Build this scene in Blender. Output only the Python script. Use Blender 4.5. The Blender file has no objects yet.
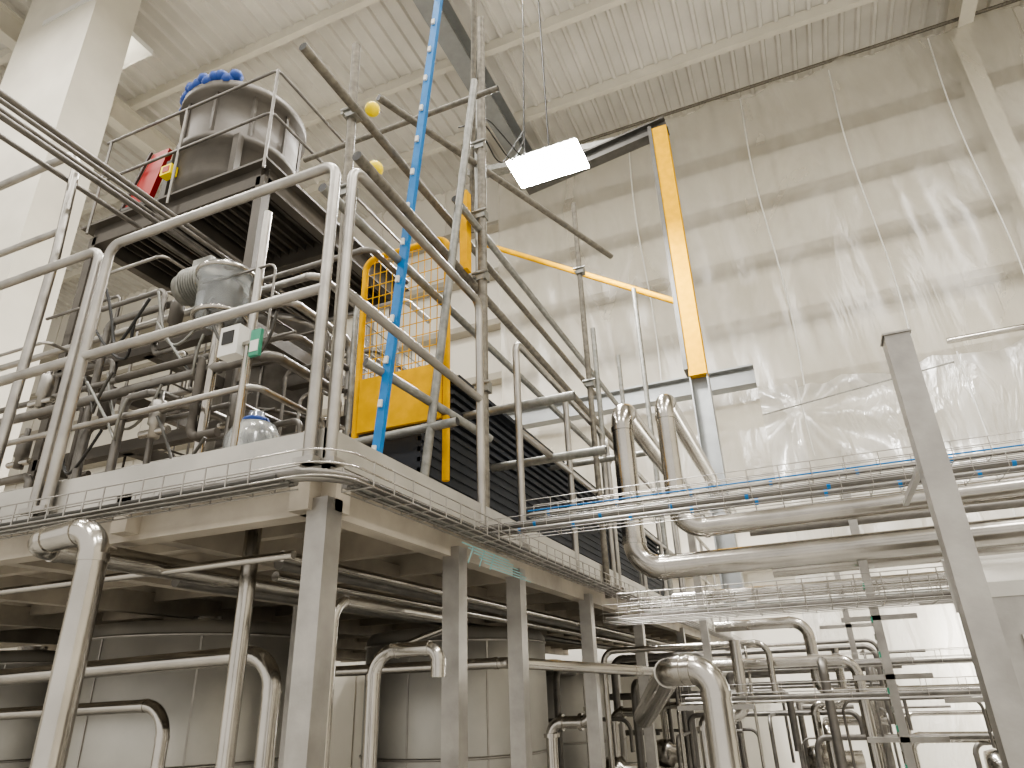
import bpy, math, random
from mathutils import Vector, Matrix
random.seed(7)
V=Vector
# ---------------------------------------------------------------- materials
def mat(name,col,rough=.5,metal=0.0,noise=0.0,nscale=8,bump=0.0,bscale=40,emit=None,estr=0,alpha=None,stretch=None,coat=0):
    m=bpy.data.materials.new(name);m.use_nodes=True
    nt=m.node_tree;b=nt.nodes["Principled BSDF"]
    b.inputs["Base Color"].default_value=(*col,1);b.inputs["Roughness"].default_value=rough;b.inputs["Metallic"].default_value=metal
    if coat:b.inputs["Coat Weight"].default_value=coat
    tc=nt.nodes.new("ShaderNodeTexCoord");mp=nt.nodes.new("ShaderNodeMapping")
    nt.links.new(tc.outputs["Object"],mp.inputs["Vector"])
    if stretch:mp.inputs["Scale"].default_value=stretch
    if noise>0:
        n=nt.nodes.new("ShaderNodeTexNoise");n.inputs["Scale"].default_value=nscale;n.inputs["Detail"].default_value=6
        nt.links.new(mp.outputs[0],n.inputs["Vector"])
        r=nt.nodes.new("ShaderNodeMapRange");r.inputs[1].default_value=.3;r.inputs[2].default_value=.7
        r.inputs[3].default_value=1-noise;r.inputs[4].default_value=1+noise*.5
        nt.links.new(n.outputs["Fac"],r.inputs[0])
        mx=nt.nodes.new("ShaderNodeMix");mx.data_type='RGBA';mx.blend_type='MULTIPLY';mx.inputs[0].default_value=1
        mx.inputs[6].default_value=(*col,1);nt.links.new(r.outputs[0],mx.inputs[7]);nt.links.new(mx.outputs[2],b.inputs["Base Color"])
        r2=nt.nodes.new("ShaderNodeMapRange");r2.inputs[3].default_value=max(0.03,rough-.1);r2.inputs[4].default_value=min(1,rough+.12)
        nt.links.new(n.outputs["Fac"],r2.inputs[0]);nt.links.new(r2.outputs[0],b.inputs["Roughness"])
    if bump>0:
        n2=nt.nodes.new("ShaderNodeTexNoise");n2.inputs["Scale"].default_value=bscale;n2.inputs["Detail"].default_value=4
        nt.links.new(mp.outputs[0],n2.inputs["Vector"])
        bp=nt.nodes.new("ShaderNodeBump");bp.inputs["Strength"].default_value=bump;bp.inputs["Distance"].default_value=.02
        nt.links.new(n2.outputs["Fac"],bp.inputs["Height"]);nt.links.new(bp.outputs[0],b.inputs["Normal"])
    if emit:
        b.inputs["Emission Color"].default_value=(*emit,1);b.inputs["Emission Strength"].default_value=estr
    return m
STEEL=mat("stainless_polished",(.46,.44,.405),.2,1,.15,5,.03,30)
BRUSH=mat("stainless_brushed",(.39,.375,.35),.4,1,.2,9,.05,60)
FASC=mat("stainless_fascia",(.49,.475,.44),.45,.7,.2,3,.05,40)
GALV=mat("galvanised_steel",(.29,.29,.27),.5,.75,.3,25,.08,60)
OLDG=mat("weathered_scaffold_steel",(.21,.195,.165),.6,.6,.4,30,.1,70)
DARKS=mat("dark_steel",(.10,.097,.09),.5,.6,.25,8)
DPIPE=mat("dull_pipe_steel",(.20,.19,.175),.45,.8,.25,12)
UNDER=mat("deck_underside_steel",(.40,.36,.30),.55,.25,.3,4)
CREAM=mat("cream_painted_steel",(.64,.61,.53),.55,0,.08,2)
GIRT=mat("galvanised_girt",(.42,.39,.33),.6,.1,.1,3)  # galvanised grey-beige, darkened in place of shadow bands at the girts
CEIL=mat("roof_sheet_paint",(.64,.62,.57),.5,0,.12,1.2)
WALLM=mat("wall_cladding_paint",(.72,.69,.62),.6,0,.06,1)
GREYB=mat("grey_painted_beam",(.27,.28,.28),.5,.2,.15,5)
YEL=mat("yellow_paint",(.66,.36,.004),.7,0,.15,12)
YEL.node_tree.nodes["Principled BSDF"].inputs["Specular IOR Level"].default_value=.2
YELC=mat("yellow_plastic",(.95,.72,.0),.5)
BLUE=mat("blue_paint",(.01,.17,.45),.4,.1,.15,20)
BLUED=mat("blue_cover_fabric",(.008,.05,.25),.6,0,.2,20)
RED=mat("red_paint",(.34,.012,.01),.45)
NAVY=mat("dark_navy_cover",(.014,.018,.026),.65,0,.2,6)
BLACK=mat("black_rubber",(.02,.02,.02),.5)
WHITE=mat("white_plastic",(.66,.66,.63),.4)
GREEN=mat("green_label",(.05,.26,.17),.4)
TEAL=mat("teal_tape",(.16,.34,.34),.35)
VESS=mat("vessel_dull_steel",(.10,.09,.077),.6,.25,.25,4,.05,20)
TANK=mat("tank_steel",(.46,.45,.42),.42,.75,.15,3,.03,15)
CONC=mat("floor_concrete",(.50,.49,.46),.4,0,.2,2)
LED=mat("led_panel_glow",(1,1,1),.5,0,emit=(1,.98,.95),estr=150)
CLEAR=mat("clear_polycarbonate",(.7,.74,.76),.15);CLEAR.node_tree.nodes["Principled BSDF"].inputs["Transmission Weight"].default_value=.8
# translucent polythene film
def film(name,op,col=(.80,.78,.72),bst=.3,gl_=.12,sc=(1,1,.35),cre=.4,csc=.9):
    m=bpy.data.materials.new(name);m.use_nodes=True;nt=m.node_tree;nt.nodes.clear()
    N=nt.nodes.new;L=nt.links.new
    o=N("ShaderNodeOutputMaterial");tr=N("ShaderNodeBsdfTransparent");tl=N("ShaderNodeBsdfTranslucent");df=N("ShaderNodeBsdfDiffuse");gl=N("ShaderNodeBsdfGlossy")
    tr.inputs[0].default_value=(.97,.96,.93,1);tl.inputs[0].default_value=(*col,1);df.inputs[0].default_value=(*col,1);gl.inputs["Roughness"].default_value=.3
    tc=N("ShaderNodeTexCoord");n=N("ShaderNodeTexNoise");mp=N("ShaderNodeMapping");mp.inputs["Scale"].default_value=sc
    L(tc.outputs["Object"],mp.inputs[0]);L(mp.outputs[0],n.inputs["Vector"]);n.inputs["Scale"].default_value=1.0;n.inputs["Detail"].default_value=6;n.inputs["Distortion"].default_value=.8
    wp=N("ShaderNodeVectorMath");wp.operation='MULTIPLY_ADD';wp.inputs[1].default_value=(1.2,1.2,1.2)
    L(n.outputs["Color"],wp.inputs[0]);L(mp.outputs[0],wp.inputs[2])
    vo=N("ShaderNodeTexVoronoi");vo.feature='DISTANCE_TO_EDGE';vo.inputs["Scale"].default_value=csc;L(wp.outputs[0],vo.inputs["Vector"])
    cr=N("ShaderNodeMapRange");cr.inputs[1].default_value=0;cr.inputs[2].default_value=.12;cr.inputs[3].default_value=cre;cr.inputs[4].default_value=0;L(vo.outputs["Distance"],cr.inputs[0])
    ad=N("ShaderNodeMath");ad.operation='ADD';L(n.outputs["Fac"],ad.inputs[0]);L(cr.outputs[0],ad.inputs[1])
    bp=N("ShaderNodeBump");bp.inputs["Strength"].default_value=bst;bp.inputs["Distance"].default_value=.2;L(ad.outputs[0],bp.inputs["Height"])
    for s in (df,gl,tl):L(bp.outputs[0],s.inputs["Normal"])
    a=N("ShaderNodeMixShader");a.inputs[0].default_value=.4;L(df.outputs[0],a.inputs[1]);L(tl.outputs[0],a.inputs[2])
    b=N("ShaderNodeMixShader");b.inputs[0].default_value=gl_;L(a.outputs[0],b.inputs[1]);L(gl.outputs[0],b.inputs[2])
    r=N("ShaderNodeMapRange");r.inputs[1].default_value=.3;r.inputs[2].default_value=.7;r.inputs[3].default_value=op-.1;r.inputs[4].default_value=min(1,op+.1);L(n.outputs["Fac"],r.inputs[0])
    c=N("ShaderNodeMixShader");L(r.outputs[0],c.inputs[0]);L(tr.outputs[0],c.inputs[1]);L(b.outputs[0],c.inputs[2]);L(c.outputs[0],o.inputs[0])
    return m
FILM=film("polythene_film",.36,bst=.32,gl_=.16,cre=.2,csc=.5)
FILM2=film("polythene_film_dense",.6,(.80,.79,.76),.5,.34,(1.6,1,.4),.5,.8)

# ---------------------------------------------------------------- builder
class B:
    def __init__(s,name):s.name=name;s.v=[];s.f=[];s.mi=[];s.sm=[];s.mats=[]
    def m(s,mt):
        if mt not in s.mats:s.mats.append(mt)
        return s.mats.index(mt)
    def add(s,vs,fs,mt,smooth=False):
        o=len(s.v);k=s.m(mt);s.v+= [tuple(x) for x in vs]
        for f in fs:s.f.append([i+o for i in f]);s.mi.append(k);s.sm.append(smooth)
    def box(s,lo,hi,mt):
        x0,y0,z0=lo;x1,y1,z1=hi
        s.add([(x0,y0,z0),(x1,y0,z0),(x1,y1,z0),(x0,y1,z0),(x0,y0,z1),(x1,y0,z1),(x1,y1,z1),(x0,y1,z1)],
              [(0,3,2,1),(4,5,6,7),(0,1,5,4),(1,2,6,5),(2,3,7,6),(3,0,4,7)],mt)
    def beam(s,a,b,w,h,mt,up=(0,0,1)):
        a=V(a);b=V(b);t=(b-a).normalized();u=V(up)
        if abs(t.dot(u))>.98:u=V((0,1,0))
        x=t.cross(u).normalized();y=x.cross(t)
        vs=[]
        for p in(a,b):
            for sx,sy in((-1,-1),(1,-1),(1,1),(-1,1)):vs.append(p+x*sx*w/2+y*sy*h/2)
        s.add(vs,[(0,1,2,3),(7,6,5,4),(0,4,5,1),(1,5,6,2),(2,6,7,3),(3,7,4,0)],mt)
    def ibeam(s,a,b,w,h,t,mt,up=(0,0,1)):
        a=V(a);b=V(b);d=(b-a).normalized();u=V(up)
        if abs(d.dot(u))>.98:u=V((0,1,0))
        x=d.cross(u).normalized();y=x.cross(d)
        s.beam(a+y*(h-t)/2,b+y*(h-t)/2,w,t,mt,up);s.beam(a-y*(h-t)/2,b-y*(h-t)/2,w,t,mt,up);s.beam(a,b,t,h-2*t,mt,up)
    def sweep(s,pts,r,mt,n=12,cap=True,smooth=True,hollow=False):
        P=[V(p) for p in pts];T=[]
        for i in range(len(P)):
            if i==0:t=P[1]-P[0]
            elif i==len(P)-1:t=P[-1]-P[-2]
            else:t=(P[i]-P[i-1]).normalized()+(P[i+1]-P[i]).normalized()
            T.append(t.normalized())
        u=V((0,0,1)) if abs(T[0].z)<.9 else V((1,0,0))
        x=T[0].cross(u).normalized();vs=[]
        for i,p in enumerate(P):
            x=(x-T[i]*x.dot(T[i])).normalized();y=T[i].cross(x)
            for k in range(n):
                an=2*math.pi*k/n;vs.append(p+(x*math.cos(an)+y*math.sin(an))*r)
        fs=[]
        for i in range(len(P)-1):
            for k in range(n):
                k2=(k+1)%n;fs.append((i*n+k,i*n+k2,(i+1)*n+k2,(i+1)*n+k))
        s.add(vs,fs,mt,smooth)
        if cap:
            if hollow:
                s.add(vs[:n],[tuple(range(n))[::-1]],BLACK);s.add(vs[-n:],[tuple(range(n))],BLACK)  # black end discs stand in for the shade inside open tubes
            else:
                s.add(vs[:n],[tuple(range(n))[::-1]],mt);s.add(vs[-n:],[tuple(range(n))],mt)
    def tube(s,pts,r,mt,bend=0,n=12,hollow=False,flange=0):
        P=[V(p) for p in pts];Q=[P[0]]
        for i in range(1,len(P)-1):
            a=(P[i-1]-P[i]);b=(P[i+1]-P[i]);la,lb=a.length,b.length;a.normalize();b.normalize()
            if bend<=0 or abs(a.dot(b))>.999:Q.append(P[i]);continue
            ang=a.angle(b);tl=min(bend/math.tan(ang/2),la*.49,lb*.49);rr=tl*math.tan(ang/2)
            c=P[i]+(a+b).normalized()*(rr/math.sin(ang/2))
            s0=P[i]+a*tl-c;s1=P[i]+b*tl-c;tot=s0.angle(s1);m=8
            for k in range(m+1):
                q=k/m;Q.append(c+(s0*math.sin((1-q)*tot)+s1*math.sin(q*tot))/math.sin(tot))
            if flange:
                for e,dv in((P[i]+a*tl,a),(P[i]+b*tl,b)):s.sweep([e-dv*.012,e+dv*.012],r*flange,mt,n)
        Q.append(P[-1]);s.sweep(Q,r,mt,n,True,True,hollow)
    def lathe(s,c,prof,mt,n=40,axis='z'):
        c=V(c);vs=[];fs=[]
        for r,z in prof:
            for k in range(n):
                a=2*math.pi*k/n;p=V((r*math.cos(a),r*math.sin(a),z))
                if axis=='x':p=V((p.z,p.x,p.y))
                if axis=='y':p=V((p.y,p.z,p.x))
                vs.append(c+p)
        for i in range(len(prof)-1):
            for k in range(n):
                k2=(k+1)%n;fs.append((i*n+k,i*n+k2,(i+1)*n+k2,(i+1)*n+k))
        s.add(vs,fs,mt,True)
    def ball(s,c,r,mt,n=14):
        s.lathe(c,[(max(.0005,r*math.sin(math.pi*i/8)),-r*math.cos(math.pi*i/8)) for i in range(9)],mt,n)
    def torus(s,c,R_,r,mt,n=40,m=8):
        s.sweep([(c[0]+R_*math.cos(2*math.pi*k/n),c[1]+R_*math.sin(2*math.pi*k/n),c[2]) for k in range(n+1)],r,mt,m,False)
    def coupler(s,c,mt=None,q=.036):
        mt=mt or GALV
        x,y,z=c;s.box((x-q,y-q*.9,z-q*.9),(x+q,y+q*.9,z+q*.9),mt);s.sweep([(x-q*1.5,y-q,z+q*.4),(x+q*1.5,y-q,z+q*.4)],.009,mt,6)
        s.sweep([(x-q,y-q*1.4,z-q*.5),(x-q,y+q*1.4,z-q*.5)],.008,mt,6)
    def done(s):
        me=bpy.data.meshes.new(s.name);me.from_pydata(s.v,[],s.f)
        for m in s.mats:me.materials.append(m)
        me.polygons.foreach_set("material_index",s.mi);me.polygons.foreach_set("use_smooth",s.sm);me.update()
        ob=bpy.data.objects.new(s.name,me);bpy.context.collection.objects.link(ob);return ob

# ================================================================ ROOM
b=B("floor");b.box((-26,-8,-.2),(10,13.2,0),CONC);b.done()
b=B("ceiling")   # trapezoidal roof sheets, ribs along Y
vs=[];fs=[];x=-26;i=0;zc=14.0;y0,y1=-8,13.2
prof=[]
while x<10:
    prof+=[(x,zc),(x+.19,zc),(x+.22,zc-.07),(x+.28,zc-.07),(x+.31,zc)];x+=.31
for px,pz in prof:vs+=[(px,y0,pz),(px,y1,pz)]
for i in range(len(prof)-1):fs.append((2*i,2*i+1,2*i+3,2*i+2))
b.add(vs,fs,CEIL);b.done()
b=B("wall_back")
x=-26
while x<10:
    b.box((x,12.95,0),(x+.93,13.1,14),WALLM);b.box((x+.93,12.98,0),(x+1.0,13.1,14),WALLM);x+=1.0
b.done()
b=B("wall_left");b.box((-26.2,-8,0),(-26,13.2,14),WALLM);b.done()
b=B("wall_right");b.box((10,-8,0),(10.2,13.2,14),WALLM);b.done()
for yy in (1.2,3.2,5.2,7.2,9.2,11.2):
    b=B("roof_purlin");b.beam((-26,yy,13.85),(10,yy,13.85),.02,.26,CREAM);b.beam((-26,yy+.05,13.72),(10,yy+.05,13.72),.13,.02,CREAM);b.done()
for xx,mt,ww in((-12,CREAM,.26),(-4.45,GREYB,.38),(4.8,CREAM,.26)):
    b=B("roof_rafter");b.ibeam((xx,-8,13.4),(xx,12.9,13.4),ww,.6,.03,mt);b.done()
for zz in (12.3,10.9,9.5,8.1,6.7,5.2,3.5):
    b=B("wall_girt");b.beam((-26,12.86,zz),(10,12.86,zz),.12,.24,GIRT);b.beam((-26,12.78,zz-.12),(10,12.78,zz-.12),.3,.02,GIRT);b.done()
b=B("steel_column");b.ibeam((4.75,12.5,0),(4.75,12.5,13.1),.3,.4,.03,CREAM,up=(0,1,0));b.done()
b=B("steel_column");b.box((-11.3,4.6,0),(-9.25,5.3,13.9),CREAM);b.box((-11.4,4.5,0),(-9.15,5.4,.03),CREAM);b.done()
b=B("grey_wall_beam");b.ibeam((-6.0,11.3,6.35),(-.2,11.3,6.35),.25,.35,.03,GREYB);b.done()

# ---- plastic sheet curtains
def sheet(name,x0,x1,z0,z1,y,mt,seed,amp=.12,nx=160,nz=110,gather=None,ga=.10):
    rnd=random.Random(seed);ph=[rnd.uniform(0,6.28) for _ in range(8)]
    vs=[];fs=[]
    for j in range(nz+1):
        w=j/nz
        for i in range(nx+1):
            q=i/nx;X=x0+(x1-x0)*q;Z=z0+(z1-z0)*w
            sag=-.15*abs(math.sin(q*(x1-x0)/1.3*math.pi))*w**8
            d=amp*(.5*math.sin(X*2.1+ph[0]+Z*.3)+.3*math.sin(X*5.3+ph[1]+.8*math.sin(Z*.9+ph[2]))+.25*math.sin(Z*1.7+ph[3]+X*.8)+.15*math.sin(X*9+Z*2+ph[4]))
            if gather:
                for gx,gz in gather:
                    an=math.atan2(X-gx,Z-gz);rr=math.hypot(X-gx,Z-gz)
                    d+=ga*math.sin(an*9+rr)*math.exp(-rr/1.6)*min(1,rr*1.5)
            vs.append((X,y+d,Z+sag))
    for j in range(nz):
        for i in range(nx):
            a=j*(nx+1)+i;fs.append((a,a+1,a+nx+2,a+nx+1))
    b=B(name);b.add(vs,fs,mt,True);return b
b=sheet("plastic_sheet_curtain",-5.2,9.8,4.6,13.3,12.1,FILM,3,amp=.10)
for xx in (-1.9,.55,2.3,4.1,6.5):     # taped seams
    b.sweep([(xx+.05*math.sin(z),11.98,z) for z in [5+.4*k for k in range(21)]],.014,WHITE,5)
b.sweep([(-5.2,12.05,13.3),(9.8,12.05,13.3)],.035,OLDG,8);b.done()
b=sheet("plastic_sheet_curtain",-.2,9.8,.1,6.2,11.4,FILM2,11,amp=.2,gather=[(.35,5.7)],ga=.16)
for xx in(.4,2.7,4.6):b.sweep([(xx,11.2,6.1),(xx+.05,11.2,4),(xx-.05,11.2,1.5),(xx,11.2,.2)],.012,WHITE,5)
b.done()
b=B("curtain_support_rail");b.tube([(2.6,11.1,6.25),(9.8,11.1,6.25)],.045,STEEL);b.tube([(-.2,11.2,5.6),(2.6,11.1,5.9)],.012,GALV);b.done()

# ================================================================ MEZZANINE
DX,DY,DZ=-1.38,1.74,2.43
XL=-9.0
b=B("mezzanine_platform")
b.box((XL,DY+.02,DZ-.03),(DX-.02,12.6,DZ-.005),UNDER)
b.box((XL,DY,DZ-.14),(DX,DY+.02,DZ+.0),FASC);b.box((DX-.02,DY,DZ-.14),(DX,12.6,DZ),FASC)
b.box((XL,DY-.0,DZ-.15),(DX,DY+.06,DZ-.14),FASC);b.box((DX-.06,DY,DZ-.15),(DX,12.6,DZ-.14),FASC)
b.beam((XL,DY+.1,2.22),(DX,DY+.1,2.22),.08,.12,UNDER);b.beam((DX-.1,DY,2.22),(DX-.1,12.6,2.22),.08,.12,UNDER)
y=2.4
while y<12.5:
    b.beam((XL,y,2.33),(DX-.05,y,2.33),.05,.14,UNDER);y+=.62
for x in(-2.3,-3.2,-4.3,-5.6,-7.0):b.beam((x,DY,2.25),(x,12.6,2.25),.08,.14,UNDER)
for (x,y) in [(-1.42,1.80),(-1.44,2.76),(-1.44,3.46),(-1.44,4.7),(-1.44,6.2),(-1.44,8.2),(-1.44,10.2),(-1.44,12.4),(-3.2,3.9),(-5.6,1.85),(-5.6,4.4),(-3.2,7),(-4.3,8.5),(-7.4,2.0)]:
    b.box((x-.04,y-.04,0),(x+.04,y+.04,2.2),BRUSH);b.box((x-.1,y-.1,0),(x+.1,y+.1,.012),BRUSH)
b.done()
def rail(a,c,z0=2.3,zt=3.56,zm=2.98,posts=(),r=.0215):
    b=B("handrail");a=V(a);c=V(c)
    A=lambda z:(a.x,a.y,z);Cc=lambda z:(c.x,c.y,z)
    b.tube([A(z0),A(zt),Cc(zt),Cc(z0)],r,BRUSH,.06,14)
    b.tube([A(zm),Cc(zm)],r*.95,BRUSH)
    for q in posts:
        p=a.lerp(c,q);b.tube([(p.x,p.y,z0),(p.x,p.y,zt)],r,BRUSH)
    for p in (a,c):b.box((p.x-.04,p.y-.03,z0),(p.x+.04,p.y+.03,z0+.02),BRUSH)
    return b.done()
rail((-2.70,1.715,0),(-1.435,1.715,0));rail((-5.2,1.715,0),(-2.77,1.715,0))
rail((-1.385,1.76,0),(-1.385,2.93,0));rail((-1.385,3.45,0),(-1.385,5.3,0),posts=(.5,));rail((-1.385,5.45,0),(-1.385,8.3,0),posts=(.33,.66));rail((-1.385,8.5,0),(-1.385,12.5,0),posts=(.25,.5,.75))
b=B("stair_guardrail")
b.tube([(-6.5,2.2,5.08),(-4.05,2.2,5.08),(-3.98,2.2,4.2),(-3.98,2.2,2.43)],.028,BRUSH,.16)
b.tube([(-6.5,2.2,4.4),(-4.0,2.2,4.4)],.022,BRUSH)
b.tube([(-5.4,2.2,2.43),(-5.4,2.2,5.05)],.022,BRUSH);b.done()

# ---- wire basket trays
def tray(name,pts,w=.15,h=.06,pitch=.1,cables=(),r=.0022,mt=None):
    mt=mt or BRUSH
    b=B(name);P=[V(p) for p in pts]
    for i in range(len(P)-1):
        a,c=P[i],P[i+1];t=(c-a).normalized();sx=t.cross(V((0,0,1))).normalized();L=(c-a).length
        offs=[(-w/2,h),(-w/2,h/2),(-w/2,0),(-w/6,0),(w/6,0),(w/2,0),(w/2,h/2),(w/2,h)]
        for o,z in offs:b.sweep([a+sx*o+V((0,0,z)),c+sx*o+V((0,0,z))],r,mt,5,False)
        n=int(L/pitch)
        for k in range(n+1):
            p=a+t*(k*pitch)
            b.sweep([p-sx*w/2+V((0,0,h)),p-sx*w/2,p+sx*w/2,p+sx*w/2+V((0,0,h))],r,mt,5,False,False)
        for o,z,cr,cm in cables:b.sweep([a+sx*o+V((0,0,z)),c+sx*o+V((0,0,z))],cr,cm,8)
    return b
cb=[(-.05,.02,.012,DPIPE),(-.02,.018,.009,GALV),(.01,.02,.012,DPIPE),(.04,.017,.007,DARKS)]
tray("cable_tray",[(-7,1.60,2.2),(-1.42,1.60,2.2)],.12,.08,.09,cb,.003).done()
tray("cable_tray",[(-1.26,1.75,2.2),(-1.26,12.5,2.2)],.12,.08,.12,cb,.003).done()
b=B("cable_bend")
for o,r,m in((0,.014,DPIPE),(.03,.011,BRUSH),(.055,.011,DPIPE)):
    b.tube([(-1.9,1.57+o,2.225),(-1.25-o*.3,1.57+o,2.225),(-1.25-o,2.3,2.225)],r,m,.16)
for z in(2.2,2.24,2.28):b.tube([(-1.5,1.54,z),(-1.2,1.54,z),(-1.2,1.85,z)],.003,STEEL,.14,6)
b.done()
b=B("teal_tape_strip")
for k in range(6):b.beam((-1.195,2.35+.05*k,2.13-.012*k),(-1.195,2.80+.05*k,2.125-.012*k),.002,.004,TEAL)
for k in range(3):b.beam((-1.195,2.4+.1*k,2.06),(-1.195,2.45+.1*k,2.13),.002,.005,TEAL)
b.done()
def crossing(y,z,x0,x1,w,cables,h=.06,pitch=.11):
    return tray("cable_tray",[(x0,y,z),(x1,y,z)],w,h,pitch,cables)
def tied(b,y,z,r,x0,x1,st):
    x=x0
    while x<x1:b.sweep([(x,y,z),(x+.014,y,z)],r,BLUE,8);x+=st
b=crossing(2.95,2.27,-1.58,3.2,.2,[(-.06,.03,.014,DPIPE),(.05,.03,.012,DPIPE),(0.02,.045,.004,BLUE),(.085,.035,.005,DARKS)])
tied(b,3.01,2.30,.0155,-1.5,3.1,.27);tied(b,2.90,2.30,.0135,-1.42,3.1,.31);b.done()
b=crossing(3.35,2.44,-1.3,3.2,.12,[(0,.015,.013,DPIPE),(.03,.03,.004,BLUE)],h=.08,pitch=.14)
tied(b,3.35,2.455,.015,-1.2,3.1,.37);b.done()
crossing(3.0,1.86,-.75,3.2,.22,[(.05,.012,.008,DPIPE)],h=.1,pitch=.09).done()
crossing(4.4,1.97,-1.2,3.2,.3,[(0,.02,.014,GALV),(.08,.02,.014,DPIPE)],h=.1,pitch=.15).done()
crossing(5.4,2.1,-1.2,3.8,.3,[(0,.02,.014,GALV)],h=.1,pitch=.2).done()
crossing(6.5,1.7,-1.2,4.2,.3,[(0,.02,.014,DPIPE)],h=.1,pitch=.2).done()
crossing(5.0,1.5,-.9,4.2,.3,[(0,.02,.014,DPIPE)],h=.1,pitch=.2).done()

# ================================================================ RIGHT PIPEWORK
def pipe(name,pts,r,bend,mt=None,fl=1.07,n=18):
    b=B(name);b.tube(pts,r,mt or STEEL,bend,n,flange=fl);return b
pipe("stainless_process_pipe",[(-.86,7.5,3.16),(-.86,3.8,3.16),(-.86,3.8,2.19),(3.4,3.8,2.22)],.064,.15).done()
pipe("stainless_process_pipe",[(-.60,7.5,3.18),(-.60,3.8,3.18),(-.60,3.8,2.38),(3.4,3.8,2.42)],.054,.14).done()
pipe("stainless_process_pipe",[(-.2,4.6,2.24),(3.6,4.6,2.26)],.05,.1).done()
pipe("stainless_process_pipe",[(-.3,4.7,2.5),(3.6,4.7,2.5)],.028,.1,DPIPE).done()
pipe("stainless_process_pipe",[(-1.0,5.6,2.22),(4.4,5.6,2.22)],.05,.1).done()
pipe("stainless_process_pipe",[(-.4,6.4,2.55),(4.4,6.4,2.55)],.04,.1,DPIPE).done()
pipe("stainless_process_pipe",[(-.9,7.0,2.1),(-.1,7.0,2.1),(-.1,7.0,1.5),(4.4,7.0,1.5)],.05,.14).done()
pipe("stainless_process_pipe",[(-1.0,6.2,1.75),(.2,6.2,1.75),(.2,6.2,.2)],.04,.12).done()
pipe("stainless_process_pipe",[(-1.0,4.2,1.45),(-.60,3.05,1.66),(-.42,3.0,1.66),(-.42,3.0,0)],.056,.10).done()
b=B("stainless_support_post");b.box((.35,2.16,0),(.42,2.235,2.56),BRUSH);b.box((.345,2.155,2.56),(.425,2.24,2.566),BRUSH)
b.box((.40,2.24,2.23),(.42,3.1,2.25),BRUSH);b.done()
b=B("pipe_support_post");b.box((.275,4.45,0),(.32,4.5,2.66),BRUSH)
for z in(1.3,1.6,1.9):b.box((.12,4.45,z),(.5,4.49,z+.025),BRUSH)
for k in range(14):b.box((.270,4.445,.9+k*.09),(.278,4.5,.93+k*.09),GREEN if k%2 else GALV)
b.done()
for x,y in((-.75,5.2),(.9,5.5),(.25,7.4),(1.7,6.8)):
    b=B("pipe_support_post");b.box((x-.025,y,0),(x+.025,y+.05,2.7),BRUSH);b.box((x-.25,y,2.05),(x+.25,y+.04,2.08),BRUSH);b.box((x-.25,y,1.45),(x+.25,y+.04,1.48),BRUSH);b.done()
b=B("stainless_control_cabinet");b.box((.445,2.36,.5),(1.4,2.85,1.81),BRUSH)
vs=[(.44,2.35,1.80),(1.42,2.35,1.80),(1.42,2.86,1.80),(.44,2.86,1.80),(.44,2.86,1.98),(1.42,2.86,1.98),(.44,2.35,1.84),(1.42,2.35,1.84)]
b.add(vs,[(6,7,5,4),(3,4,5,2),(0,6,4,3),(1,2,5,7),(0,1,7,6),(0,3,2,1)],FASC);b.box((.50,2.345,.6),(.9,2.36,1.7),STEEL);b.box((.86,2.33,1.1),(.88,2.345,1.25),DARKS)
for x in(.5,1.36):
    for y in(2.42,2.8):b.box((x-.03,y-.03,0),(x+.03,y+.03,.5),BRUSH)
b.done()

# ================================================================ FRONT-LEFT PIPES
pipe("stainless_process_pipe",[(-2.36,2.9,2.10),(-2.36,1.48,2.10),(-2.04,1.48,2.12),(-2.04,1.48,0)],.043,.09).done()
pipe("stainless_drop_pipe",[(-2.09,2.2,2.28),(-2.09,2.2,0)],.033,.1).done()
pipe("gooseneck_pipe",[(-1.60,2.4,0),(-1.60,2.4,1.76),(-1.32,2.4,1.76),(-1.32,2.4,1.66)],.027,.09).done()
pipe("stainless_process_pipe",[(-1.62,2.15,0),(-1.62,2.15,1.93),(-1.62,3.2,1.93),(-3.4,5.2,1.93)],.022,.08).done()
pipe("stainless_process_pipe",[(-6.5,2.65,1.72),(-2.3,2.65,1.80),(-2.3,2.65,.3)],.042,.16).done()
pipe("stainless_process_pipe",[(-6.5,3.0,1.55),(-3.3,3.0,1.6),(-3.3,3.0,.3)],.034,.16).done()
for i,(x,z) in enumerate([(-1.75,2.08),(-1.85,2.08),(-1.95,2.05),(-2.6,2.1)]):
    pipe("stainless_process_pipe",[(x,2.0+.1*i,z),(x,12,z)],.020+.006*(i%2),.1,DPIPE if i%2 else STEEL).done()
pipe("stainless_process_pipe",[(-6,2.0,2.08),(-1.7,2.0,2.08)],.016,.1).done()
pipe("stainless_process_pipe",[(-3.0,3.7,1.75),(-1.6,3.7,1.75),(-1.1,4.6,1.7),(-1.1,8,1.7)],.03,.12).done()
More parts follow.
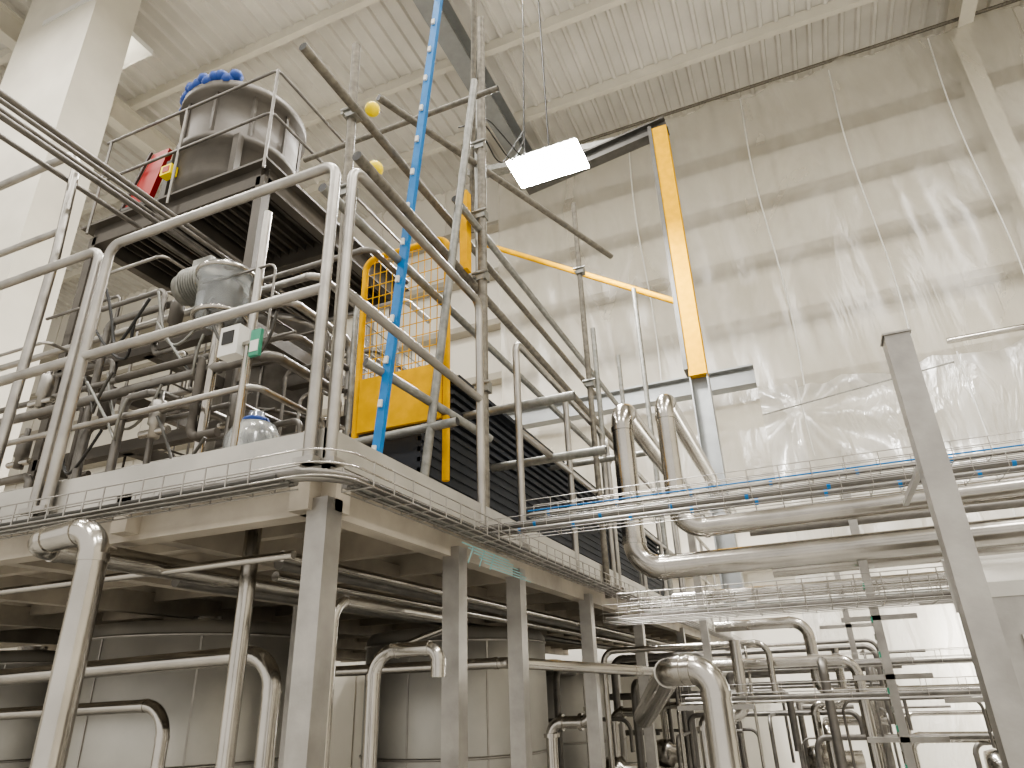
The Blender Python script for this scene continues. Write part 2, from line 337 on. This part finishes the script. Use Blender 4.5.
def tank(name,x,y,r,z0,z1):
    b=B(name);p=[(.02,z0),(r*.6,z0+.05),(r,z0+.25),(r,z1-.10),(r*.95,z1-.05),(r*.6,z1-.02),(.02,z1)]
    b.lathe((x,y,0),p,TANK,56)
    for z in(z0+.3,(z0+z1)/2,z1-.14):b.torus((x,y,z),r+.003,.01,BRUSH,56)
    for a in(3.9,4.7,5.5):
        c,s=math.cos(a),math.sin(a);b.beam((x+(r+.003)*c,y+(r+.003)*s,z0+.3),(x+(r+.003)*c,y+(r+.003)*s,z1-.14),.012,.006,BRUSH,up=(c,s,0))
    for a in(.6,2.2,3.7,5.3):
        b.tube([(x+.8*r*math.cos(a),y+.8*r*math.sin(a),0),(x+.8*r*math.cos(a),y+.8*r*math.sin(a),z0+.3)],.045,STEEL)
    b.tube([(x,y,z1-.02),(x,y,z1+.04)],.12,STEEL)
    return b.done()
tank("stainless_storage_tank",-4.25,4.1,.82,.35,2.15);tank("stainless_storage_tank",-2.75,5.3,.72,.3,2.1);tank("stainless_storage_tank",-6.9,4.6,.85,.35,2.1);tank("stainless_storage_tank",-3.0,8.2,.8,.3,1.9)
def pump(x,y,z=.0,s=1):
    b=B("centrifugal_pump");b.lathe((x,y,z+.9*s),[(.001,-.14*s),(.13*s,-.13*s),(.15*s,-.05*s),(.15*s,.05*s),(.1*s,.08*s),(.1*s,.35*s),(.001,.36*s)],STEEL,24,'x')
    b.tube([(x,y,z+.95*s),(x,y,z+1.4*s),(x+.3*s,y,z+1.4*s),(x+.3*s,y,z+1.9*s)],.04*s,STEEL,.08*s,flange=1.4)
    b.box((x-.2*s,y-.15*s,z+.7*s),(x+.4*s,y+.15*s,z+.74*s),BRUSH)
    for dx in(-.15,.35):b.box((x+dx*s-.02,y-.1,z),(x+dx*s+.02,y+.1,z+.7*s),BRUSH)
    b.done()
for x,y in[(-1.85,5.0),(-1.9,6.8),(-.9,5.6),(-.2,8),(-1.9,9.0),(1.2,7.5)]:pump(x,y)
rnd=random.Random(5)
for k in range(46):
    x=rnd.uniform(-3.2,2.6);y=rnd.uniform(6,10.0);z=rnd.uniform(1.0,1.95);r=rnd.choice([.012,.018,.025,.035,.045])
    L=rnd.uniform(.7,2);e=rnd.uniform(.2,.8)
    if rnd.random()<.5:pts=[(x,y,.1),(x,y,z),(x+L,y,z),(x+L,y,z-e)]
    else:pts=[(x,y,.1),(x,y,z),(x,y+min(L*.8,10.8-y),z),(x+L*.5,y+min(L*.8,10.8-y),z)]
    pipe("stainless_process_pipe",pts,r,.1,rnd.choice([STEEL,DPIPE,DPIPE]),n=10).done()
b=B("stainless_machine_housing");b.box((1.2,5.5,.1),(2.2,6.2,1.45),BRUSH);b.box((1.25,5.48,.6),(1.6,5.5,1.3),STEEL)
b.tube([(1.4,5.7,1.45),(1.4,5.7,1.75),(1.9,5.7,1.75)],.05,STEEL,.1);b.done()

# ================================================================ SCAFFOLD
def sc(pts,r=.0235,mt=None,name="scaffold_tube",caps=(),coup=()):
    b=B(name);b.tube(pts,r,mt or OLDG,0,12,hollow=True)
    for c in caps:b.ball(c,.042,YELC)
    for c in coup:b.coupler(c)
    b.done()
sc([(-1.73,2.2,2.43),(-1.78,2.2,4.95)],coup=[(-1.76,2.2,4.42),(-1.75,2.2,3.9)])
sc([(-1.52,3.25,2.43),(-1.49,3.25,6.25)],.029,coup=[(-1.51,3.25,4.42),(-1.51,3.25,3.95),(-1.51,3.25,5.0),(-1.51,3.25,3.2)])
sc([(-1.60,3.4,2.43),(-1.60,3.4,5.6)],.0245,GALV)
sc([(-1.36,5.0,2.2),(-1.37,5.0,5.75)],coup=[(-1.36,5.0,5.0),(-1.36,5.0,3.9)])
sc([(-1.45,5.6,2.43),(-1.45,5.6,4.74)],mt=GALV);sc([(-1.38,7.6,2.43),(-1.38,7.6,6.3)],mt=GALV,r=.03);sc([(-1.5,6.8,2.43),(-1.5,6.8,5.0)],mt=GALV)
sc([(-1.73,1.75,4.42),(-1.70,6.4,4.42)],caps=[(-1.73,2.32,4.56)])
sc([(-1.60,2.05,3.95),(-1.6,7.4,3.95)],.027,caps=[(-1.6,2.2,3.99)])
sc([(-1.70,1.95,3.72),(-1.66,6.6,3.72)],mt=GALV)
sc([(-1.52,2.9,4.30),(-1.50,7.0,4.30)],mt=GALV);sc([(-1.9,2.6,5.0),(-1.05,4.9,5.0)])
sc([(-2.7,3.6,3.2),(-1.08,3.6,3.2)],mt=GALV,r=.028);sc([(-2.7,4.0,2.97),(-1.02,4.0,2.97)],mt=GALV,r=.028)
sc([(-2.6,2.9,2.85),(-1.5,2.9,2.87)],mt=GALV);sc([(-2.6,5.2,3.3),(-1.0,5.2,3.3)],mt=GALV);sc([(-2.4,6.1,3.1),(-.9,6.1,3.1)],mt=GALV)
sc([(-1.70,2.9,2.5),(-1.38,2.9,5.2)],mt=GALV);sc([(-1.8,2.5,3.1),(-1.5,3.3,2.9)],mt=GALV)
sc([(-2.9,3.1,5.3),(-1.3,3.1,5.3)],mt=OLDG,r=.02);sc([(-1.75,3.6,4.6),(-1.42,3.0,6.2)],mt=OLDG,r=.02)
b=B("blue_scaffold_brace");b.beam((-1.78,2.6,2.6),(-1.42,2.6,6.3),.045,.03,BLUE)
for k in range(16):
    q=k/16;b.beam((-1.78+.36*q,2.582,2.6+3.7*q+.05),(-1.78+.36*(q+.01),2.582,2.6+3.7*(q+.01)+.05),.02,.02,WHITE)
b.done()
b=B("hoist_cable")
for k in range(3):b.tube([(-1.7+.08*k,3.3,5.3),(-1.65+.05*k,3.5,5.5),(-1.6+.1*k,3.8,5.3),(-1.5,4.1,5.9-.1*k),(-1.6,4.5,7.5),(-2.0,6,13.9)],.006,BLACK,.1,6)
b.done()
b=B("yellow_safety_gate")
b.tube([(-2.20,3.0,2.6),(-2.20,3.0,4.12),(-1.62,3.0,4.12),(-1.62,3.0,2.6)],.02,YEL,.08)
b.box((-2.18,2.985,2.95),(-1.64,3.01,3.28),YEL)
for k in range(13):b.sweep([(-2.18+.045*k,3.0,3.28),(-2.18+.045*k,3.0,4.1)],.003,YEL,5)
for k in range(10):b.sweep([(-2.19,3.0,3.32+.085*k),(-1.63,3.0,3.32+.085*k)],.003,YEL,5)
b.box((-1.60,3.12,3.95),(-1.55,3.18,4.55),YEL);b.done()
b=B("dark_conveyor_cover");b.box((-2.3,3.08,2.43),(-1.82,9.5,3.0),NAVY);b.box((-2.1,2.1,2.43),(-1.85,3.08,2.60),NAVY)
b.box((-2.3,3.45,3.03),(-1.84,9.5,3.38),NAVY)
for k in range(16):b.box((-1.84,3.08 if k<9 else 3.45,2.46+k*.06),(-1.81,9.5,2.485+k*.06),NAVY)
b.box((-2.35,3.43,3.38),(-1.76,9.6,3.41),NAVY);b.done()
b=B("mesh_guard_panel")
for k in range(26):b.sweep([(-2.4,3.2+.1*k,3.03),(-2.4,3.2+.1*k,4.0)],.004,GALV,5)
for k in range(9):b.sweep([(-2.4,3.2,3.1+.11*k),(-2.4,5.7,3.1+.11*k)],.004,GALV,5)
b.tube([(-2.4,3.2,2.43),(-2.4,3.2,4.02),(-2.4,5.7,4.02),(-2.4,5.7,2.43)],.02,GALV,.03);b.done()

# ================================================================ YELLOW COLUMN FRAME + LIGHT
b=B("yellow_gantry_frame")
b.ibeam((-.88,9,2.43),(-.88,9,5.5),.22,.25,.02,GREYB,up=(1,0,0));b.box((-1.0,8.86,5.5),(-.76,9.1,10.0),YEL)
b.box((-1.06,8.84,5.6),(-1.0,9.12,10.05),DARKS)
b.ibeam((-3.3,9,9.75),(-.76,9,10.1),.2,.26,.03,DARKS);b.beam((-4.5,9.2,10.6),(-.9,9.2,10.15),.2,.12,GALV)
b.tube([(-4.1,9,8.75),(-1.0,9,6.75)],.045,YEL)
b.box((-1.1,8.8,2.43),(-.66,9.2,2.46),GREYB);b.done()
b=B("led_floodlight")
b.box((-2.70,6.72,8.19),(-1.74,7.23,8.24),WHITE);b.box((-2.72,6.70,8.15),(-1.72,7.25,8.19),LED)
for k in range(9):b.box((-2.6+.1*k,6.8,8.24),(-2.58+.1*k,7.15,8.29),DARKS)
b.tube([(-2.2,7,8.24),(-2.2,7,8.5)],.02,DARKS);b.tube([(-2.2,7,8.5),(-2.2,7,13.9)],.012,BLACK);b.done()

# ================================================================ UPPER SKID + HOPPER
b=B("process_skid")
SX0,SX1,SY0,SY1,SZ=-5.0,-3.22,3.05,4.9,5.2
for x in(SX0,SX1):
    for y in(SY0,SY1):b.box((x-.04,y-.04,2.43),(x+.04,y+.04,SZ),VESS)
for z,w in((SZ,.16),(3.95,.1),(3.2,.08)):
    for y in(SY0,(SY0+SY1)/2,SY1):b.beam((SX0,y,z),(SX1,y,z),.08,w,VESS)
    for x in(SX0,SX1,-4.1):b.beam((x,SY0,z),(x,SY1,z),.08,w,VESS)
b.box((SX0-.1,SY0-.1,SZ+.08),(SX1+.1,SY1+.1,SZ+.1),VESS)
x=SX0
while x<SX1:
    b.box((x,SY0,SZ+.02),(x+.015,SY1,SZ+.08),VESS);x+=.09
for z in(SZ+.55,SZ+1.0):
    b.tube([(SX0-.05,SY0-.1,z),(SX1+.08,SY0-.1,z),(SX1+.08,SY1,z)],.012,DPIPE,.05)
for x in(SX0,-4.1,SX1+.08):b.tube([(x,SY0-.1,SZ),(x,SY0-.1,SZ+1.0)],.012,DPIPE)
b.done()
b=B("hopper_vessel");hx,hy=-4.14,3.6
b.lathe((hx,hy,0),[(.02,5.28),(.3,5.3),(.36,5.45),(.47,5.6),(.49,5.66),(.49,5.95),(.54,5.96),(.54,6.03),(.50,6.04),(.51,6.5),(.56,6.51),(.56,6.6),(.47,6.62),(.3,6.7),(.02,6.75)],VESS,48)
for k in range(10):
    a=k/10*6.283;b.box((hx+.51*math.cos(a)-.015,hy+.51*math.sin(a)-.015,6.03),(hx+.51*math.cos(a)+.015,hy+.51*math.sin(a)+.015,6.5),VESS)
for a in(.785,2.356,3.927,5.498):b.box((hx+.54*math.cos(a)-.03,hy+.54*math.sin(a)-.03,5.28),(hx+.54*math.cos(a)+.03,hy+.54*math.sin(a)+.03,6.0),VESS)
for k in range(26):
    a=2.4+k/26*3.0;b.ball((hx+.52*math.cos(a),hy+.52*math.sin(a),6.66+.03*math.sin(k*2.3)),.065,BLUED,8)
b.box((hx-.3,hy-.53,5.70),(hx-.18,hy-.46,5.8),YELC);b.box((hx-.27,hy-.535,5.72),(hx-.2,hy-.52,5.78),RED);b.done()
b=B("red_access_cover");b.add([(-5.0,3.2,5.62),(-4.72,3.2,5.62),(-4.58,3.2,6.18),(-4.78,3.2,6.18),(-5.0,3.25,5.62),(-4.72,3.25,5.62),(-4.58,3.25,6.18),(-4.78,3.25,6.18)],[(0,1,2,3),(7,6,5,4),(0,4,5,1),(1,5,6,2),(2,6,7,3),(3,7,4,0)],RED)
b.beam((-5.02,3.19,5.6),(-4.79,3.19,6.2),.02,.02,DARKS);b.beam((-5.02,3.19,5.61),(-4.7,3.19,5.61),.02,.03,DARKS);b.box((-4.9,3.2,5.3),(-4.82,3.28,5.62),VESS);b.done()
b=B("mixing_vessel");b.lathe((-4.0,4.2,0),[(.02,2.75),(.2,2.8),(.42,3.05),(.45,3.1),(.45,4.5),(.48,4.51),(.48,4.56),(.4,4.62),(.02,4.7)],DPIPE,40)
for a in(.5,2.6,4.7):b.tube([(-4.0+.4*math.cos(a),4.2+.4*math.sin(a),2.43),(-4.0+.4*math.cos(a),4.2+.4*math.sin(a),3.2)],.03,DPIPE)
b.torus((-4,4.2,3.7),.46,.015,DPIPE);b.done()
for i,(x,z,r) in enumerate([(-3.35,4.45,.014),(-3.5,4.62,.018),(-3.62,4.7,.012),(-3.78,4.72,.02),(-3.95,4.9,.016),(-4.1,4.85,.018)]):
    pipe("overhead_service_pipe",[(x,.9,z),(x,5.2,z),(x,5.2,3.2)],r,.1,DPIPE).done()
for i,(y,z,r) in enumerate([(2.7,3.75,.024),(2.75,3.55,.02),(2.9,4.05,.025),(2.6,3.35,.03),(3.0,3.0,.036),(2.8,2.85,.026),(2.5,3.12,.018)]):
    pipe("service_pipe",[(-5.6,y,z),(-2.5,y,z),(-2.5,y+.6,z),(-2.5,y+.6,z-.4)],r,.08,DPIPE if i%2 else BRUSH).done()
rnd=random.Random(21)
for k in range(44):
    x=rnd.uniform(-5.2,-2.7);y=rnd.uniform(2.5,4.4);z=rnd.uniform(2.8,4.7);r=rnd.choice([.008,.012,.018,.025])
    L=rnd.uniform(.2,.9);q=rnd.random()
    pts=[(x,y,2.43),(x,y,z),(x+L,y,z),(x+L,y+.4,z)] if q<.4 else [(x,y,z),(x+L,y,z),(x+L,y,z-.5),(x+L+.2,y,z-.5)]
    pipe("service_pipe",pts,r,.06,rnd.choice([BRUSH,DPIPE,VESS,DPIPE]),n=10).done()
rnd=random.Random(3)
for k in range(10):
    x=rnd.uniform(-4.2,-2.6);y=rnd.uniform(2.35,2.6);z=rnd.uniform(3.0,4.1)
    pts=[(x+.5*t+.06*math.sin(t*5+k),y+.05*math.sin(t*4),z-.5*math.sin(t*3.1)*.6-.2*t) for t in [i/14 for i in range(15)]]
    b=B("flexible_hose");b.sweep(pts,.009,(GALV,DARKS,BLACK)[k%3],8);b.done()
def valve(x,y,z,s=1,mt=None):
    b=B("pneumatic_valve");b.lathe((x,y,z),[(.001,-.12*s),(.035*s,-.12*s),(.035*s,-.04*s),(.05*s,-.03*s),(.05*s,.12*s),(.045*s,.13*s),(.02*s,.14*s),(.02*s,.2*s),(.001,.205*s)],mt or BRUSH,18)
    b.tube([(x-.12*s,y,z-.08*s),(x+.12*s,y,z-.08*s)],.025*s,STEEL,flange=1.3);b.done()
for i,p in enumerate([(-3.0,2.7,3.5),(-3.3,2.6,3.1),(-3.9,2.7,3.3),(-2.8,2.7,3.1),(-4.4,2.6,3.5),(-3.5,2.75,3.9),(-4.8,2.8,3.2)]):valve(*p,s=.9,mt=(DPIPE,BRUSH,VESS)[i%3])
b=B("filter_housing");b.lathe((-2.93,2.6,-.08),[(.02,3.72),(.13,3.74),(.15,3.78),(.15,4.02),(.17,4.03),(.17,4.07),(.12,4.1),(.02,4.12)],CLEAR,32)
b.torus((-2.93,2.6,3.97),.165,.015,STEEL);b.torus((-2.93,2.6,3.68),.15,.015,STEEL);b.lathe((-2.93,2.6,-.08),[(.02,3.75),(.07,3.76),(.07,4.0),(.02,4.01)],DPIPE,20)
b.tube([(-2.93,2.6,3.66),(-2.93,2.6,2.43)],.03,STEEL);b.done()
b=B("electric_motor");b.lathe((-3.2,2.65,4.02),[(.001,-.16),(.1,-.15),(.11,-.1),(.11,.1),(.08,.14),(.001,.15)],GALV,24,'x')
for k in range(8):b.lathe((-3.2,2.65,4.02),[(.11,-.08+.02*k),(.125,-.08+.02*k),(.125,-.074+.02*k),(.11,-.074+.02*k)],GALV,24,'x')
b.box((-3.25,2.6,4.12),(-3.1,2.7,4.19),GALV);b.done()
b=B("instrument_transmitter");b.box((-2.46,2.2,3.14),(-2.34,2.27,3.30),WHITE);b.box((-2.26,2.2,3.10),(-2.20,2.22,3.24),GREEN);b.box((-2.255,2.197,3.12),(-2.205,2.2,3.18),WHITE);b.box((-2.44,2.195,3.2),(-2.37,2.2,3.27),BLACK)
b.tube([(-2.32,2.25,3.2),(-2.32,2.25,2.43)],.016,STEEL);b.beam((-2.42,2.25,3.2),(-2.22,2.23,3.2),.02,.02,STEEL);b.done()
b=B("plastic_drum");b.lathe((-2.45,2.5,0),[(.01,2.44),(.13,2.45),(.14,2.5),(.14,2.8),(.1,2.88),(.04,2.9),(.04,2.95),(.01,2.95)],CLEAR,24);b.torus((-2.45,2.5,2.9),.05,.02,BLUED,20);b.done()
b=B("vertical_riser_pipe");b.tube([(-2.62,2.55,2.43),(-2.62,2.55,4.32)],.026,BRUSH);b.done()

# ================================================================ LIGHT
def area(name,loc,rot,size,sy,power,col):
    l=bpy.data.lights.new(name,'AREA');l.shape='RECTANGLE';l.size=size;l.size_y=sy;l.energy=power;l.color=col
    o=bpy.data.objects.new(name,l);o.location=loc;o.rotation_euler=rot;bpy.context.collection.objects.link(o)
WARM=(1,.96,.90)
area("floodlight_beam",(-2.22,6.97,8.13),(0,0,0),.95,.5,450,(1,.98,.95))
for x in(-10,-3,5):
    for y,p in((-4,430),(1.5,300),(5.2,350)):
        area("high_bay_lamp",(x,y,12.58),(0,0,0),1.2,1.2,p,WARM)  # added overhead lights for the hall, kept out of view
        b=B("high_bay_light");b.box((x-.62,y-.62,12.6),(x+.62,y+.62,12.72),WHITE);b.tube([(x,y,12.72),(x,y,13.95)],.012,DARKS);b.done()  # made-up fixture body for each added overhead light
l=bpy.data.lights.new("wall_lamp",'POINT');l.energy=240;l.shadow_soft_size=.2;l.color=(1,.98,.95);o=bpy.data.objects.new("wall_lamp",l);o.location=(2.4,12.3,2.0);bpy.context.collection.objects.link(o)  # added point light, brightens the lower curtain from behind
b=B("bulkhead_light");b.box((2.2,12.6,1.85),(2.6,12.95,2.15),WHITE);b.done()  # made-up housing for the added curtain backlight
w=bpy.data.worlds.new("w");bpy.context.scene.world=w;w.use_nodes=True
bg=w.node_tree.nodes["Background"];bg.inputs[0].default_value=(1,.955,.885,1);bg.inputs[1].default_value=.95
# ================================================================ CAMERA
R=V((.91885,.39331,-.03181));U=V((.18867,-.3671,.91085));F=V((-.34657,.84294,.41151))
cd=bpy.data.cameras.new("camera");cd.sensor_width=36;cd.lens=24.01;cd.clip_start=.05
cam=bpy.data.objects.new("camera",cd);bpy.context.collection.objects.link(cam)
M=Matrix(((R.x,U.x,-F.x,0),(R.y,U.y,-F.y,0),(R.z,U.z,-F.z,1.6),(0,0,0,1)));cam.matrix_world=M
bpy.context.scene.camera=cam
vs_=bpy.context.scene.view_settings
vs_.view_transform='AgX'
try:vs_.look='AgX - Medium High Contrast'
except Exception:pass
vs_.exposure=.38
